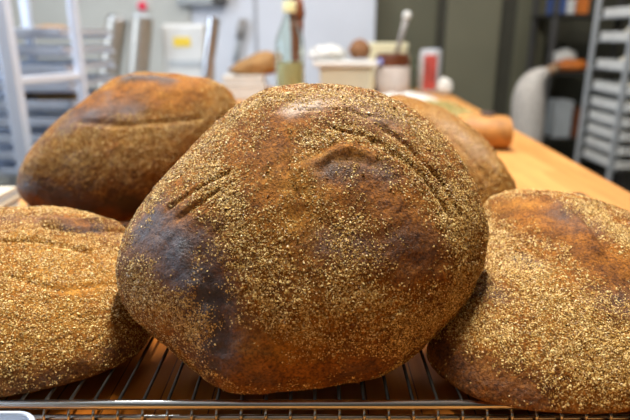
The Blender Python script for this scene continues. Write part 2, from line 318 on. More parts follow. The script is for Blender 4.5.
# ------------------------------------------------------------------ loaves
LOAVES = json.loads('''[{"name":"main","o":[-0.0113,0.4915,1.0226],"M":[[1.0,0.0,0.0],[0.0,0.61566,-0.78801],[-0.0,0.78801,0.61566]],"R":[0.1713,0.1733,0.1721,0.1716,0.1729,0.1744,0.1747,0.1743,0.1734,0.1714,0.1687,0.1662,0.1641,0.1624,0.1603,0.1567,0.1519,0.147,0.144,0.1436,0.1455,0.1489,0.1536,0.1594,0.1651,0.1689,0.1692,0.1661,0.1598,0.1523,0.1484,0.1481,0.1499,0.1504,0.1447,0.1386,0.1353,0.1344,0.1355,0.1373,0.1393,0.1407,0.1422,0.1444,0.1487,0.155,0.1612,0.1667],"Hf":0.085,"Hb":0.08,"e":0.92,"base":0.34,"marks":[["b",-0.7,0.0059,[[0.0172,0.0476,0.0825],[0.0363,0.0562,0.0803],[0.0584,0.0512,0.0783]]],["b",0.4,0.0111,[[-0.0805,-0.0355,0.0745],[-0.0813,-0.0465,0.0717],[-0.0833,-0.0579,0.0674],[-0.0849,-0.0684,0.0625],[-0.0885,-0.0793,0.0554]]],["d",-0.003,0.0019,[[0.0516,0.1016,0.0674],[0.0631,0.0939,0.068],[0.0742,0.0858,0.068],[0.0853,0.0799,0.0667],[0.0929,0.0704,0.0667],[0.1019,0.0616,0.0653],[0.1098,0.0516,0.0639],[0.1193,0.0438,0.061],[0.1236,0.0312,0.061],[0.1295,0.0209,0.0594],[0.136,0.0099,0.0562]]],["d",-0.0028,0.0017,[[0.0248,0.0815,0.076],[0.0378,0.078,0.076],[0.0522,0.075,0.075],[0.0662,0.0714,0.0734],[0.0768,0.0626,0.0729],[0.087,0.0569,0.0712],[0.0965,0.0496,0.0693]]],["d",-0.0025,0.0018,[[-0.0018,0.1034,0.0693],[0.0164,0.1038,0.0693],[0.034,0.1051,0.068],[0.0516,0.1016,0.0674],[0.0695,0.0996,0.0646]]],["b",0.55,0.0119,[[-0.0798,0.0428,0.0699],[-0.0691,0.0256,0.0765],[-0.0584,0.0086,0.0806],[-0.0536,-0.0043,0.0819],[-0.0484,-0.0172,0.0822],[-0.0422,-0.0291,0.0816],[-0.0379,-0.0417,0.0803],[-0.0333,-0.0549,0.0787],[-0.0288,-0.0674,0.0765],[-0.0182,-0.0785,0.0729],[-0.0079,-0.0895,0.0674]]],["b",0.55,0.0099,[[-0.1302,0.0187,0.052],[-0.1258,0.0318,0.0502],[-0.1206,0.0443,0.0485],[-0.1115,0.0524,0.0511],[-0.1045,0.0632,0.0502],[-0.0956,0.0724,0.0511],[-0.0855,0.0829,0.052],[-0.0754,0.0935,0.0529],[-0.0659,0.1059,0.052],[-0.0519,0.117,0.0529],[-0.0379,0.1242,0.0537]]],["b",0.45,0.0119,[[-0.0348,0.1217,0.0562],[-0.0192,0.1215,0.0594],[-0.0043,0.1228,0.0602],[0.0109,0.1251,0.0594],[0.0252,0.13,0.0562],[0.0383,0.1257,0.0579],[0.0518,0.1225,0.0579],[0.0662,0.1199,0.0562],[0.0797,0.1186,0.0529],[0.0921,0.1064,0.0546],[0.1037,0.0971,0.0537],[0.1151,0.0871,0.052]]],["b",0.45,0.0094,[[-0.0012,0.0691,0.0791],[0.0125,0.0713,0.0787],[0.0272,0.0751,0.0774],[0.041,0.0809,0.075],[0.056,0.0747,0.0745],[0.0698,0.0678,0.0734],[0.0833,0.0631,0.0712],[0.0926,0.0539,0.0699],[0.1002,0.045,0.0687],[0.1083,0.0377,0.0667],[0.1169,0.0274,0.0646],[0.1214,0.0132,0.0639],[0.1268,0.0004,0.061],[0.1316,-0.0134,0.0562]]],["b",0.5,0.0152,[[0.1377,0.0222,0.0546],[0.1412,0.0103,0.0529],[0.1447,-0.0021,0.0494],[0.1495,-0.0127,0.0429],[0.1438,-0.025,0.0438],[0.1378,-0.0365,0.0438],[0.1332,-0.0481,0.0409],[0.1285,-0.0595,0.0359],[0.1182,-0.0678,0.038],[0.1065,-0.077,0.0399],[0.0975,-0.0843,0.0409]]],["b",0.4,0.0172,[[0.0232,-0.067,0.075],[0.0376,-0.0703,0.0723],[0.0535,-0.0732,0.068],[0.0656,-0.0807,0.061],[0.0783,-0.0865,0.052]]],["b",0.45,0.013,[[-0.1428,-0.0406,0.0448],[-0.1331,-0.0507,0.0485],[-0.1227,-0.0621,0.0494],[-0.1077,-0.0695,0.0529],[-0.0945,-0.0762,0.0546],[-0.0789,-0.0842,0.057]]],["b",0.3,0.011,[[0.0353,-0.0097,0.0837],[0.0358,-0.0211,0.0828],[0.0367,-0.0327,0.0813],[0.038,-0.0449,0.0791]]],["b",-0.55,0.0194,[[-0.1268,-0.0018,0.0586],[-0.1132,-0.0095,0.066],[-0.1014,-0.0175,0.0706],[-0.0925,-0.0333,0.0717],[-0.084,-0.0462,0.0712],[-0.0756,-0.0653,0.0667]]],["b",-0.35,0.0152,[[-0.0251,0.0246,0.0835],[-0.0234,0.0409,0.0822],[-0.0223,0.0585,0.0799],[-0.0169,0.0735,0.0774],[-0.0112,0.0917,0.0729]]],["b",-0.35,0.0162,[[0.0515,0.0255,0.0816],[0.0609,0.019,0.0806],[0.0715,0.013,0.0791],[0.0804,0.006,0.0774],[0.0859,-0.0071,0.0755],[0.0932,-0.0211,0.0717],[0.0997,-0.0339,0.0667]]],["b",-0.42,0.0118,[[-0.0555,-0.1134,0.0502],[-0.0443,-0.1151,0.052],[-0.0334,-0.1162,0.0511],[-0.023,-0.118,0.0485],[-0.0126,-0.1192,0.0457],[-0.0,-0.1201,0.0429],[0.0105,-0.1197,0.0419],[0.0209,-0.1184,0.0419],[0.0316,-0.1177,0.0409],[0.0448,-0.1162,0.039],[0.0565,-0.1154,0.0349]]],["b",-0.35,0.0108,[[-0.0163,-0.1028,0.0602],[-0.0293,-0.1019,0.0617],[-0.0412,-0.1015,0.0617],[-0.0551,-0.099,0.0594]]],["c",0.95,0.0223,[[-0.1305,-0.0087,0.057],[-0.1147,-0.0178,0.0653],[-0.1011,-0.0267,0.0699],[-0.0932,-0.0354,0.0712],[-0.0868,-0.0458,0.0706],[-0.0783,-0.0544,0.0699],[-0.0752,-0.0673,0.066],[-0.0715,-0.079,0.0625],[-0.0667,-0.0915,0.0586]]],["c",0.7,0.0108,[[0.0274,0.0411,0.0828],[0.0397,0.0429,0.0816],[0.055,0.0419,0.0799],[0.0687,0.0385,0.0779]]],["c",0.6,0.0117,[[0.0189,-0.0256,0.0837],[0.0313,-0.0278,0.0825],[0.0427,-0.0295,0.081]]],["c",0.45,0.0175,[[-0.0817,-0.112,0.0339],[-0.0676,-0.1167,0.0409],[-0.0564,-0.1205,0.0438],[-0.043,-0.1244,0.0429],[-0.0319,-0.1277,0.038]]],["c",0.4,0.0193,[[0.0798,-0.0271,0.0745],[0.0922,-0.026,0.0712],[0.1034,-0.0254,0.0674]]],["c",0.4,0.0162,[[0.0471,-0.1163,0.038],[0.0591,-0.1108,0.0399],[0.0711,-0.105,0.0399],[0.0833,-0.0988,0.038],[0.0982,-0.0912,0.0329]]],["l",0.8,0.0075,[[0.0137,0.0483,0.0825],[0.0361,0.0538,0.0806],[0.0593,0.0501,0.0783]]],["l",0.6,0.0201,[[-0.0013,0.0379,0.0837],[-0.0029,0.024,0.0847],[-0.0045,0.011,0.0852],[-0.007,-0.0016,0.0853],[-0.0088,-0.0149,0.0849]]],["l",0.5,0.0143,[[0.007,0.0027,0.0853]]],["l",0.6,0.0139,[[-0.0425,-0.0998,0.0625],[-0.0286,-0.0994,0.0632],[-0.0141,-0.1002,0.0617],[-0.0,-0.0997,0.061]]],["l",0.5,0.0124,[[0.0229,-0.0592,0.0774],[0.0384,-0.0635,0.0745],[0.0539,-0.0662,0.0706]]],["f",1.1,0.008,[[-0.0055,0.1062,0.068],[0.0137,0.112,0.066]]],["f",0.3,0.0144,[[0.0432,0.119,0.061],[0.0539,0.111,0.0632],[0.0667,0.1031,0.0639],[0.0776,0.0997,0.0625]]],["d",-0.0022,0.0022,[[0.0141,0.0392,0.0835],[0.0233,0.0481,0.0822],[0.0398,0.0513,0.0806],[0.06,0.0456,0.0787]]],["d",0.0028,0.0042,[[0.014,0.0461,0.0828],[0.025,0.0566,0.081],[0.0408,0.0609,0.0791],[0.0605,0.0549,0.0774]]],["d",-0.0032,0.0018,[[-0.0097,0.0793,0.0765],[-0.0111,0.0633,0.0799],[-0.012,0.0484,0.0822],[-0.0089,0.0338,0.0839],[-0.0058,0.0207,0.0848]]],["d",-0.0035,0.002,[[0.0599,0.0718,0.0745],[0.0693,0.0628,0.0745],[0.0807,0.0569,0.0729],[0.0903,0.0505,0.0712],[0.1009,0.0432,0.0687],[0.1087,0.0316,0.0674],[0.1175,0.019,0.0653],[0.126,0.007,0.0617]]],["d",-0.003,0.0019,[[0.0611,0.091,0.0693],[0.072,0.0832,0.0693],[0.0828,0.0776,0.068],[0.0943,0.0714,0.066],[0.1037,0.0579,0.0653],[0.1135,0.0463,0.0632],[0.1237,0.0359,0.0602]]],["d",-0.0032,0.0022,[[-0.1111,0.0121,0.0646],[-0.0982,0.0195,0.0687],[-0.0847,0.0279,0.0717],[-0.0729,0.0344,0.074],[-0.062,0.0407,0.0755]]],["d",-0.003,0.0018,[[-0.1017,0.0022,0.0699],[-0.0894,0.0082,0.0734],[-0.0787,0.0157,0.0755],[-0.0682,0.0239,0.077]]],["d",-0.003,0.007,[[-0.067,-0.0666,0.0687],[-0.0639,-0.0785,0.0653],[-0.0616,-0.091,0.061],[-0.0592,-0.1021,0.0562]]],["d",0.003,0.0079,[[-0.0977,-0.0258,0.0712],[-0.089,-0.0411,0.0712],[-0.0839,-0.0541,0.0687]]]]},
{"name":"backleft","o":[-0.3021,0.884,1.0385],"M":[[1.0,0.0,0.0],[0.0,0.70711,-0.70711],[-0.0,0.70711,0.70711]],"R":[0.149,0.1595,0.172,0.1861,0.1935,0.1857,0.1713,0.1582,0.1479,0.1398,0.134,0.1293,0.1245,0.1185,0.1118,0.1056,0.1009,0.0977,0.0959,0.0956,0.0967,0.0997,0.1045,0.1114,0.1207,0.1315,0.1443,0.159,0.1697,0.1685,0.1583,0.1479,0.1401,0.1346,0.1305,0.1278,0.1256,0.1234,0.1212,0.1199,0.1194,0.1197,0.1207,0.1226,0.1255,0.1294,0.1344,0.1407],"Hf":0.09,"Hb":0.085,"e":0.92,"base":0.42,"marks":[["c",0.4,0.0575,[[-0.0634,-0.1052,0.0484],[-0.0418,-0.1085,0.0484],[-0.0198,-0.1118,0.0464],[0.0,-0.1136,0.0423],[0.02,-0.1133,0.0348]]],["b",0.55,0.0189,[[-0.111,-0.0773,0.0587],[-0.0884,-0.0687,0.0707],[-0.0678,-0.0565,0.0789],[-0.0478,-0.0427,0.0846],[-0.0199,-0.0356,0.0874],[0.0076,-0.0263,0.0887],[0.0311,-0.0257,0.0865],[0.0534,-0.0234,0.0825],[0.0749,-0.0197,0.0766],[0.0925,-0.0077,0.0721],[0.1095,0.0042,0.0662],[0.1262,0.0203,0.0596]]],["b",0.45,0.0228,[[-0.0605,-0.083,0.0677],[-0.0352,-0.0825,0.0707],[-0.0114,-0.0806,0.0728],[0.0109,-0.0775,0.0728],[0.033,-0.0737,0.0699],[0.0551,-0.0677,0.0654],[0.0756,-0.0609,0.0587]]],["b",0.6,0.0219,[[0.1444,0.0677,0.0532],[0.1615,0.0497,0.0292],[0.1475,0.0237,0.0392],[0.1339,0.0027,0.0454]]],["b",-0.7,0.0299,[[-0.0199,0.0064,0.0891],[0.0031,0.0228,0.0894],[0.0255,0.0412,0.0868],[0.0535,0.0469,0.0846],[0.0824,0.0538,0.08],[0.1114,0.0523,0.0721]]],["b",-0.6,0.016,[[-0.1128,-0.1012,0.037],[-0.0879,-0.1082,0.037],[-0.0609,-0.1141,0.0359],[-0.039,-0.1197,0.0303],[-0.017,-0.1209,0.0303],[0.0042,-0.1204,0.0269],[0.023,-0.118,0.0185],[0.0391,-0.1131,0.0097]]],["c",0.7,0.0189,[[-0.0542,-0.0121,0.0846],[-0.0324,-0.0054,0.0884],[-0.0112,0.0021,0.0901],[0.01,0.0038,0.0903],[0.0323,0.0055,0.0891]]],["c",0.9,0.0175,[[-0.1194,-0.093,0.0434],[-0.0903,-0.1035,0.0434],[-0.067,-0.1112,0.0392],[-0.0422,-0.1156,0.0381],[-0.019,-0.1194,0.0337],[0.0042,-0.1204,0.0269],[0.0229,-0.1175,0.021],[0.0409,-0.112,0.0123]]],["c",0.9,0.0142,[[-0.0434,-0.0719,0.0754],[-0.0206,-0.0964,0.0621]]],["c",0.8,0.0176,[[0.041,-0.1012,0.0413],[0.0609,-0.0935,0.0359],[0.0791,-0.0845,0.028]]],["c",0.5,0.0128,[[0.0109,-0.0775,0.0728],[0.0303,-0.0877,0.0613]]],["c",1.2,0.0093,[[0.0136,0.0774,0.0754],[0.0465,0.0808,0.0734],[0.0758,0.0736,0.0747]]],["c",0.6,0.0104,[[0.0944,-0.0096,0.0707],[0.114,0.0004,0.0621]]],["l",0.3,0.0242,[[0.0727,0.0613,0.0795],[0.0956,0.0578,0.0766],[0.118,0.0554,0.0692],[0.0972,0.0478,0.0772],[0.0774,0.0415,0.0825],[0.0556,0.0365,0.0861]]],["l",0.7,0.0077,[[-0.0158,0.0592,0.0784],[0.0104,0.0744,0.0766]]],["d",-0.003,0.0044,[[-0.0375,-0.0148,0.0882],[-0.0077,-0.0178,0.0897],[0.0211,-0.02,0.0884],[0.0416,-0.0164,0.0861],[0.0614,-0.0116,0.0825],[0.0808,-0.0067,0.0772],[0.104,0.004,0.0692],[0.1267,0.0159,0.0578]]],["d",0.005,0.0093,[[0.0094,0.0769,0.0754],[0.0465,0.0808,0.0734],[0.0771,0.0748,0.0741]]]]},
{"name":"left","o":[-0.3054,0.517,0.953],"M":[[1.0,0.0,0.0],[0.0,0.95106,-0.30902],[-0.0,0.30902,0.95106]],"R":[0.1438,0.1398,0.137,0.1352,0.1344,0.1343,0.1343,0.1332,0.1312,0.1298,0.129,0.1289,0.1296,0.1315,0.1344,0.1379,0.1426,0.1492,0.1548,0.1565,0.1556,0.1522,0.1446,0.1344,0.1246,0.1166,0.1105,0.1058,0.1021,0.0995,0.0981,0.0983,0.1,0.1034,0.1086,0.1156,0.1241,0.1321,0.1381,0.1431,0.1463,0.1497,0.1537,0.1579,0.1596,0.1586,0.1543,0.1489],"Hf":0.062,"Hb":0.05,"e":0.85,"base":0.7,"marks":[["b",-0.35,0.0127,[[-0.0249,0.0617,0.0575],[-0.0086,0.0616,0.0577],[0.0065,0.0621,0.0575],[0.0206,0.0636,0.0565],[0.035,0.0661,0.0548],[0.0514,0.0636,0.0533],[0.0668,0.0624,0.0503],[0.0807,0.0655,0.0448],[0.0921,0.0721,0.0365]]],["c",0.35,0.0127,[[-0.0142,0.0615,0.0577],[0.0031,0.0594,0.058],[0.0198,0.0578,0.0577],[0.0361,0.0579,0.0565],[0.051,0.0588,0.0544],[0.0658,0.0616,0.0507],[0.0788,0.0662,0.0453],[0.09,0.0784,0.0345]]],["b",-0.5,0.0074,[[0.0344,0.0678,0.0544],[0.053,0.059,0.0541],[0.069,0.058,0.0507]]],["b",-0.5,0.0064,[[0.0804,-0.0426,0.0548],[0.0923,-0.039,0.0525],[0.1024,-0.0312,0.0498]]],["b",-0.35,0.0101,[[0.0651,-0.1222,0.0245],[0.0743,-0.1188,0.0245],[0.0838,-0.1151,0.0237],[0.0932,-0.1109,0.0229],[0.1028,-0.1063,0.0213],[0.1123,-0.101,0.0197],[0.1228,-0.0924,0.0197],[0.1337,-0.0802,0.0181]]],["d",-0.006,0.0032,[[0.0278,0.0483,0.0588],[0.0467,0.0452,0.0575],[0.0632,0.046,0.0544],[0.0748,0.0545,0.0498],[0.0865,0.063,0.0432],[0.0977,0.0821,0.0253]]],["d",0.004,0.0053,[[0.0229,0.0599,0.0572],[0.0406,0.0604,0.0555],[0.0566,0.063,0.0525],[0.0721,0.0748,0.0448],[0.0859,0.086,0.0325]]],["c",0.9,0.0036,[[0.0439,0.0457,0.0577],[0.0577,0.0485,0.0552],[0.0716,0.0503,0.0516],[0.0884,0.0621,0.0426]]],["d",-0.003,0.0029,[[-0.0035,0.0183,0.0622],[0.0155,0.0193,0.062],[0.0342,0.0207,0.0609],[0.0518,0.017,0.0593],[0.0687,0.0135,0.0568],[0.0846,0.012,0.0533]]],["d",-0.0025,0.0027,[[0.023,-0.0304,0.0614],[0.0381,-0.0354,0.0604],[0.0505,-0.0379,0.0593],[0.0645,-0.0417,0.0575],[0.0774,-0.0445,0.0552],[0.0889,-0.0394,0.0533],[0.1009,-0.0326,0.0503],[0.1139,-0.0241,0.0453]]],["l",0.8,0.0289,[[0.0019,0.0277,0.0618],[0.0249,0.0145,0.0618],[0.0441,0.0025,0.0608],[0.0641,-0.0066,0.0586],[0.0792,-0.0082,0.0559],[0.094,-0.0081,0.052],[0.1082,-0.0074,0.0469]]],["l",0.7,0.0301,[[0.04,-0.0591,0.0575],[0.0517,-0.066,0.0552],[0.0643,-0.0712,0.0525],[0.0767,-0.0766,0.0489],[0.0876,-0.0815,0.0448]]],["l",0.9,0.0055,[[0.0883,-0.041,0.0533],[0.1036,-0.0335,0.0494]]],["c",0.5,0.0101,[[0.0587,-0.1256,0.0228],[0.0681,-0.1226,0.0225],[0.0798,-0.118,0.0223],[0.0915,-0.1128,0.0214],[0.1034,-0.1069,0.0197],[0.1133,-0.1018,0.0173],[0.1235,-0.0929,0.0181],[0.1306,-0.0846,0.0181],[0.1388,-0.0736,0.0155]]],["c",0.3,0.0105,[[0.0776,0.0587,0.0479],[0.1017,0.0454,0.0408]]]]},
{"name":"right","o":[0.263,0.5064,0.9528],"M":[[1.0,0.0,0.0],[0.0,0.93969,-0.34202],[-0.0,0.34202,0.93969]],"R":[0.1294,0.1324,0.1356,0.14,0.1443,0.1475,0.1491,0.1512,0.1547,0.158,0.161,0.1648,0.1679,0.1689,0.1686,0.163,0.1442,0.1276,0.1176,0.1121,0.1095,0.1097,0.1123,0.1175,0.1262,0.1403,0.1603,0.1746,0.1809,0.1833,0.1802,0.1726,0.1631,0.1548,0.1484,0.143,0.1385,0.134,0.1295,0.1255,0.122,0.1195,0.1185,0.1188,0.1201,0.1221,0.1243,0.1268],"Hf":0.066,"Hb":0.05,"e":0.85,"base":0.34,"marks":[["b",0.5,0.0195,[[-0.0784,0.0873,0.0218],[-0.0816,0.0418,0.0422],[-0.08,0.0128,0.0525],[-0.0759,-0.0091,0.0591],[-0.0703,-0.0282,0.0623],[-0.0649,-0.042,0.0626],[-0.0579,-0.0538,0.0623],[-0.0503,-0.0642,0.0614],[-0.0421,-0.0728,0.0601],[-0.0363,-0.0813,0.0583],[-0.029,-0.089,0.0562],[-0.0221,-0.0957,0.054],[-0.0144,-0.1025,0.051]]],["b",0.4,0.0175,[[-0.1348,-0.0236,0.03],[-0.1316,-0.0451,0.0434],[-0.1239,-0.0602,0.0477],[-0.1165,-0.0698,0.0494],[-0.1085,-0.0816,0.0499]]],["b",0.55,0.0111,[[0.0333,0.0968,0.0554],[0.0316,0.0712,0.0608],[0.0344,0.0531,0.0629],[0.0381,0.0289,0.0645],[0.0442,0.0096,0.0643]]],["b",0.4,0.0174,[[-0.0681,-0.1047,0.0494],[-0.056,-0.1098,0.0477],[-0.0442,-0.1149,0.0453],[-0.0319,-0.119,0.0428]]],["b",-0.65,0.0149,[[-0.055,0.0993,0.0477],[-0.043,0.0845,0.0562],[-0.0299,0.0705,0.0614],[-0.0222,0.0552,0.0638],[-0.014,0.0432,0.0652],[-0.0065,0.0281,0.066],[-0.0004,0.0124,0.0664],[0.0048,-0.0042,0.0664],[0.01,-0.0204,0.0659]]],["b",-0.5,0.0106,[[-0.1543,-0.0819,0.021],[-0.1471,-0.0917,0.026],[-0.1372,-0.1032,0.0292],[-0.1285,-0.1115,0.03],[-0.1171,-0.1169,0.0323],[-0.1059,-0.1216,0.0331],[-0.0946,-0.1254,0.0331]]],["c",0.85,0.0075,[[-0.0707,0.0064,0.0575],[-0.0618,-0.0052,0.0617]]],["c",0.75,0.0089,[[-0.1108,-0.0275,0.051],[-0.1032,-0.0394,0.0554]]],["c",0.45,0.0162,[[-0.01,0.0711,0.0626],[0.0,0.0567,0.0643],[0.0108,0.0471,0.0648]]],["c",0.35,0.0114,[[-0.1537,-0.0781,0.0235],[-0.1453,-0.0906,0.0285],[-0.1376,-0.0998,0.0308],[-0.1294,-0.1084,0.0316],[-0.1171,-0.1169,0.0323],[-0.1064,-0.1223,0.0323],[-0.0927,-0.1275,0.0316]]],["c",0.4,0.0154,[[-0.0195,-0.0535,0.0636],[0.0019,-0.0547,0.0631]]],["d",-0.004,0.0031,[[-0.0082,0.1175,0.0525],[0.0032,0.092,0.0591],[0.0075,0.0719,0.0623],[0.0127,0.0553,0.064],[0.0114,0.027,0.0659],[0.0118,0.0035,0.0664]]],["d",0.004,0.0051,[[-0.0128,0.1217,0.051],[-0.0065,0.0926,0.0591],[-0.0025,0.0715,0.0626],[0.0009,0.0522,0.0646],[0.0015,0.0284,0.066],[0.0017,0.0055,0.0665]]],["d",-0.002,0.0024,[[-0.0674,0.0724,0.0434],[-0.0628,0.0458,0.0525],[-0.0575,0.0223,0.0587],[-0.0521,0.0047,0.0623],[-0.0522,-0.022,0.0645],[-0.0499,-0.0432,0.0638]]],["l",0.5,0.0108,[[-0.059,0.1023,0.0441],[-0.0468,0.0961,0.053],[-0.033,0.0909,0.0579]]],["l",0.5,0.0209,[[-0.0654,-0.0407,0.0626],[-0.0617,-0.0535,0.062],[-0.0559,-0.0642,0.0611],[-0.0513,-0.0731,0.0598],[-0.0456,-0.0821,0.0579],[-0.0402,-0.09,0.0558],[-0.034,-0.0985,0.053]]]]},
{"name":"backright","o":[0.165,0.8154,1.0032],"M":[[1.0,0.0,0.0],[0.0,0.74314,-0.66913],[-0.0,0.66913,0.74314]],"R":[0.1185,0.1136,0.1101,0.1078,0.1068,0.1069,0.1081,0.1101,0.1129,0.1165,0.121,0.1267,0.1338,0.1422,0.1501,0.1543,0.1554,0.1548,0.1534,0.152,0.1511,0.1508,0.1517,0.1537,0.1551,0.1547,0.1536,0.1528,0.1524,0.1529,0.1551,0.1588,0.1634,0.1672,0.1693,0.1673,0.1621,0.1556,0.1492,0.1438,0.1402,0.1389,0.1392,0.14,0.1395,0.1372,0.1323,0.1252],"Hf":0.085,"Hb":0.08,"e":0.92,"base":0.75,"marks":[["l",0.9,0.0359,[[0.005,0.0475,0.0807],[0.0192,0.0287,0.0823],[0.0332,0.0111,0.082],[0.0471,-0.0046,0.0803],[0.0597,-0.0191,0.0775],[0.0727,-0.032,0.0724],[0.0861,-0.0435,0.0647]]],["f",0.1,0.0308,[[0.0131,0.0494,0.0792],[0.027,0.0303,0.0807],[0.0413,0.013,0.08],[0.055,-0.0025,0.0779]]],["b",0.4,0.0142,[[0.0,0.0703,0.0751],[0.0233,0.0502,0.077],[0.0456,0.0347,0.0746],[0.061,0.0122,0.0735],[0.0753,-0.0089,0.0706]]],["d",-0.0022,0.0041,[[-0.009,0.0515,0.081],[0.0058,0.0333,0.0831],[0.0199,0.017,0.0836],[0.0343,0.0021,0.0826],[0.0457,-0.0163,0.081],[0.0577,-0.033,0.077],[0.0706,-0.0473,0.0706]]],["f",0.25,0.014,[[0.0262,0.0407,0.0788],[0.0443,0.0182,0.0784],[0.0628,-0.0019,0.0751]]]]}]''')
LTXT = {
 'main': ('largest round bran-crusted loaf, tilted up in the middle of the rack', 6, 66000),  # pale marks on its top paint a glossy highlight into the crust
 'backleft': ('tall dark-bottomed loaf behind at left, beside the aluminium rack', 6, 24000),  # dark marks along its bottom paint the underside shade into the crust
 'left': ('pale golden bran-covered loaf lying at the left front of the rack', 6, 52000),
 'right': ('broad bran-crusted loaf overhanging the rack front at right', 6, 44000),
 'backright': ('sandy loaf half hidden behind the largest loaf, beside bare table wood', 6, 16000)}
def fbm(P, scale, seed, octv=3):
    out = np.zeros(len(P)); off = Vector((seed * 3.7, seed * 1.9, seed * 5.3))
    for i, p in enumerate(P):
        v = Vector(p) * scale + off; a = 1; s = 0
        for k in range(octv): s += a * noise.noise(v); v = v * 2.03; a *= .5
        out[i] = s
    return out
def seg_dist(P, pts):
    pts = np.array(pts); d = np.full(len(P), 1e9)
    if len(pts) == 1: return np.linalg.norm(P - pts[0], axis=1)
    for a, b in zip(pts, pts[1:]):
        ab = b - a; t = np.clip(((P - a) @ ab) / max(ab @ ab, 1e-12), 0, 1)
        d = np.minimum(d, np.linalg.norm(P - a - t[:, None] * ab, axis=1))
    return d
def settle(P, Mx, o):
    "press the underside flat where the loaf rests on the wires"
    w = P @ Mx.T + o; z = w[:, 2] - ZR; k = .012
    z = np.where(z < k, k * np.exp(np.minimum(z - k, 0) / k), z) + .0005
    w[:, 2] = z + ZR; return (w - o) @ Mx
def chips(P, F, N, dens, count, size, rng):
    tri = P[F]; ar = np.linalg.norm(np.cross(tri[:, 1] - tri[:, 0], tri[:, 2] - tri[:, 0]), axis=1)
    w = ar * dens[F].mean(1); w /= w.sum()
    k = rng.choice(len(F), count, p=w)
    u = rng.random((count, 2)); fl = u.sum(1) > 1; u[fl] = 1 - u[fl]
    t = tri[k]; c = t[:, 0] + u[:, :1] * (t[:, 1] - t[:, 0]) + u[:, 1:] * (t[:, 2] - t[:, 0])
    n = N[F[k]].mean(1); n += rng.normal(0, .55, n.shape); n /= np.linalg.norm(n, axis=1)[:, None]
    a = np.cross(n, rng.normal(size=n.shape)); a /= np.linalg.norm(a, axis=1)[:, None]; b = np.cross(n, a)
    s = size * np.exp(rng.normal(0, .26, count))[:, None]
    e = rng.uniform(.45, 1.0, count)[:, None]
    lift = s * .12
    V = np.empty((count, 6, 3))
    for j in range(5):
        th = 2 * PI * j / 5; rr = rng.uniform(.7, 1.1, count)[:, None]
        V[:, j] = c + s * rr * (math.cos(th) * a + math.sin(th) * e * b) + n * lift * rng.uniform(-.6, 1.2, count)[:, None]
    V[:, 5] = c + n * s * .45
    base = np.arange(count)[:, None, None] * 6
    T = np.array([(j, (j + 1) % 5, 5) for j in range(5)])[None] + base
    return V.reshape(-1, 3), T.reshape(-1, 3)
def raw_mesh(name, V, F, smooth):
    me = bpy.data.meshes.new(name); me.vertices.add(len(V)); me.vertices.foreach_set('co', V.astype(np.float32).ravel())
    me.loops.add(len(F) * 3); me.loops.foreach_set('vertex_index', F.astype(np.int32).ravel())
    me.polygons.add(len(F)); me.polygons.foreach_set('loop_start', np.arange(0, len(F) * 3, 3, dtype=np.int32))
    me.polygons.foreach_set('use_smooth', np.full(len(F), smooth)); me.update(calc_edges=True); me.validate(); return me
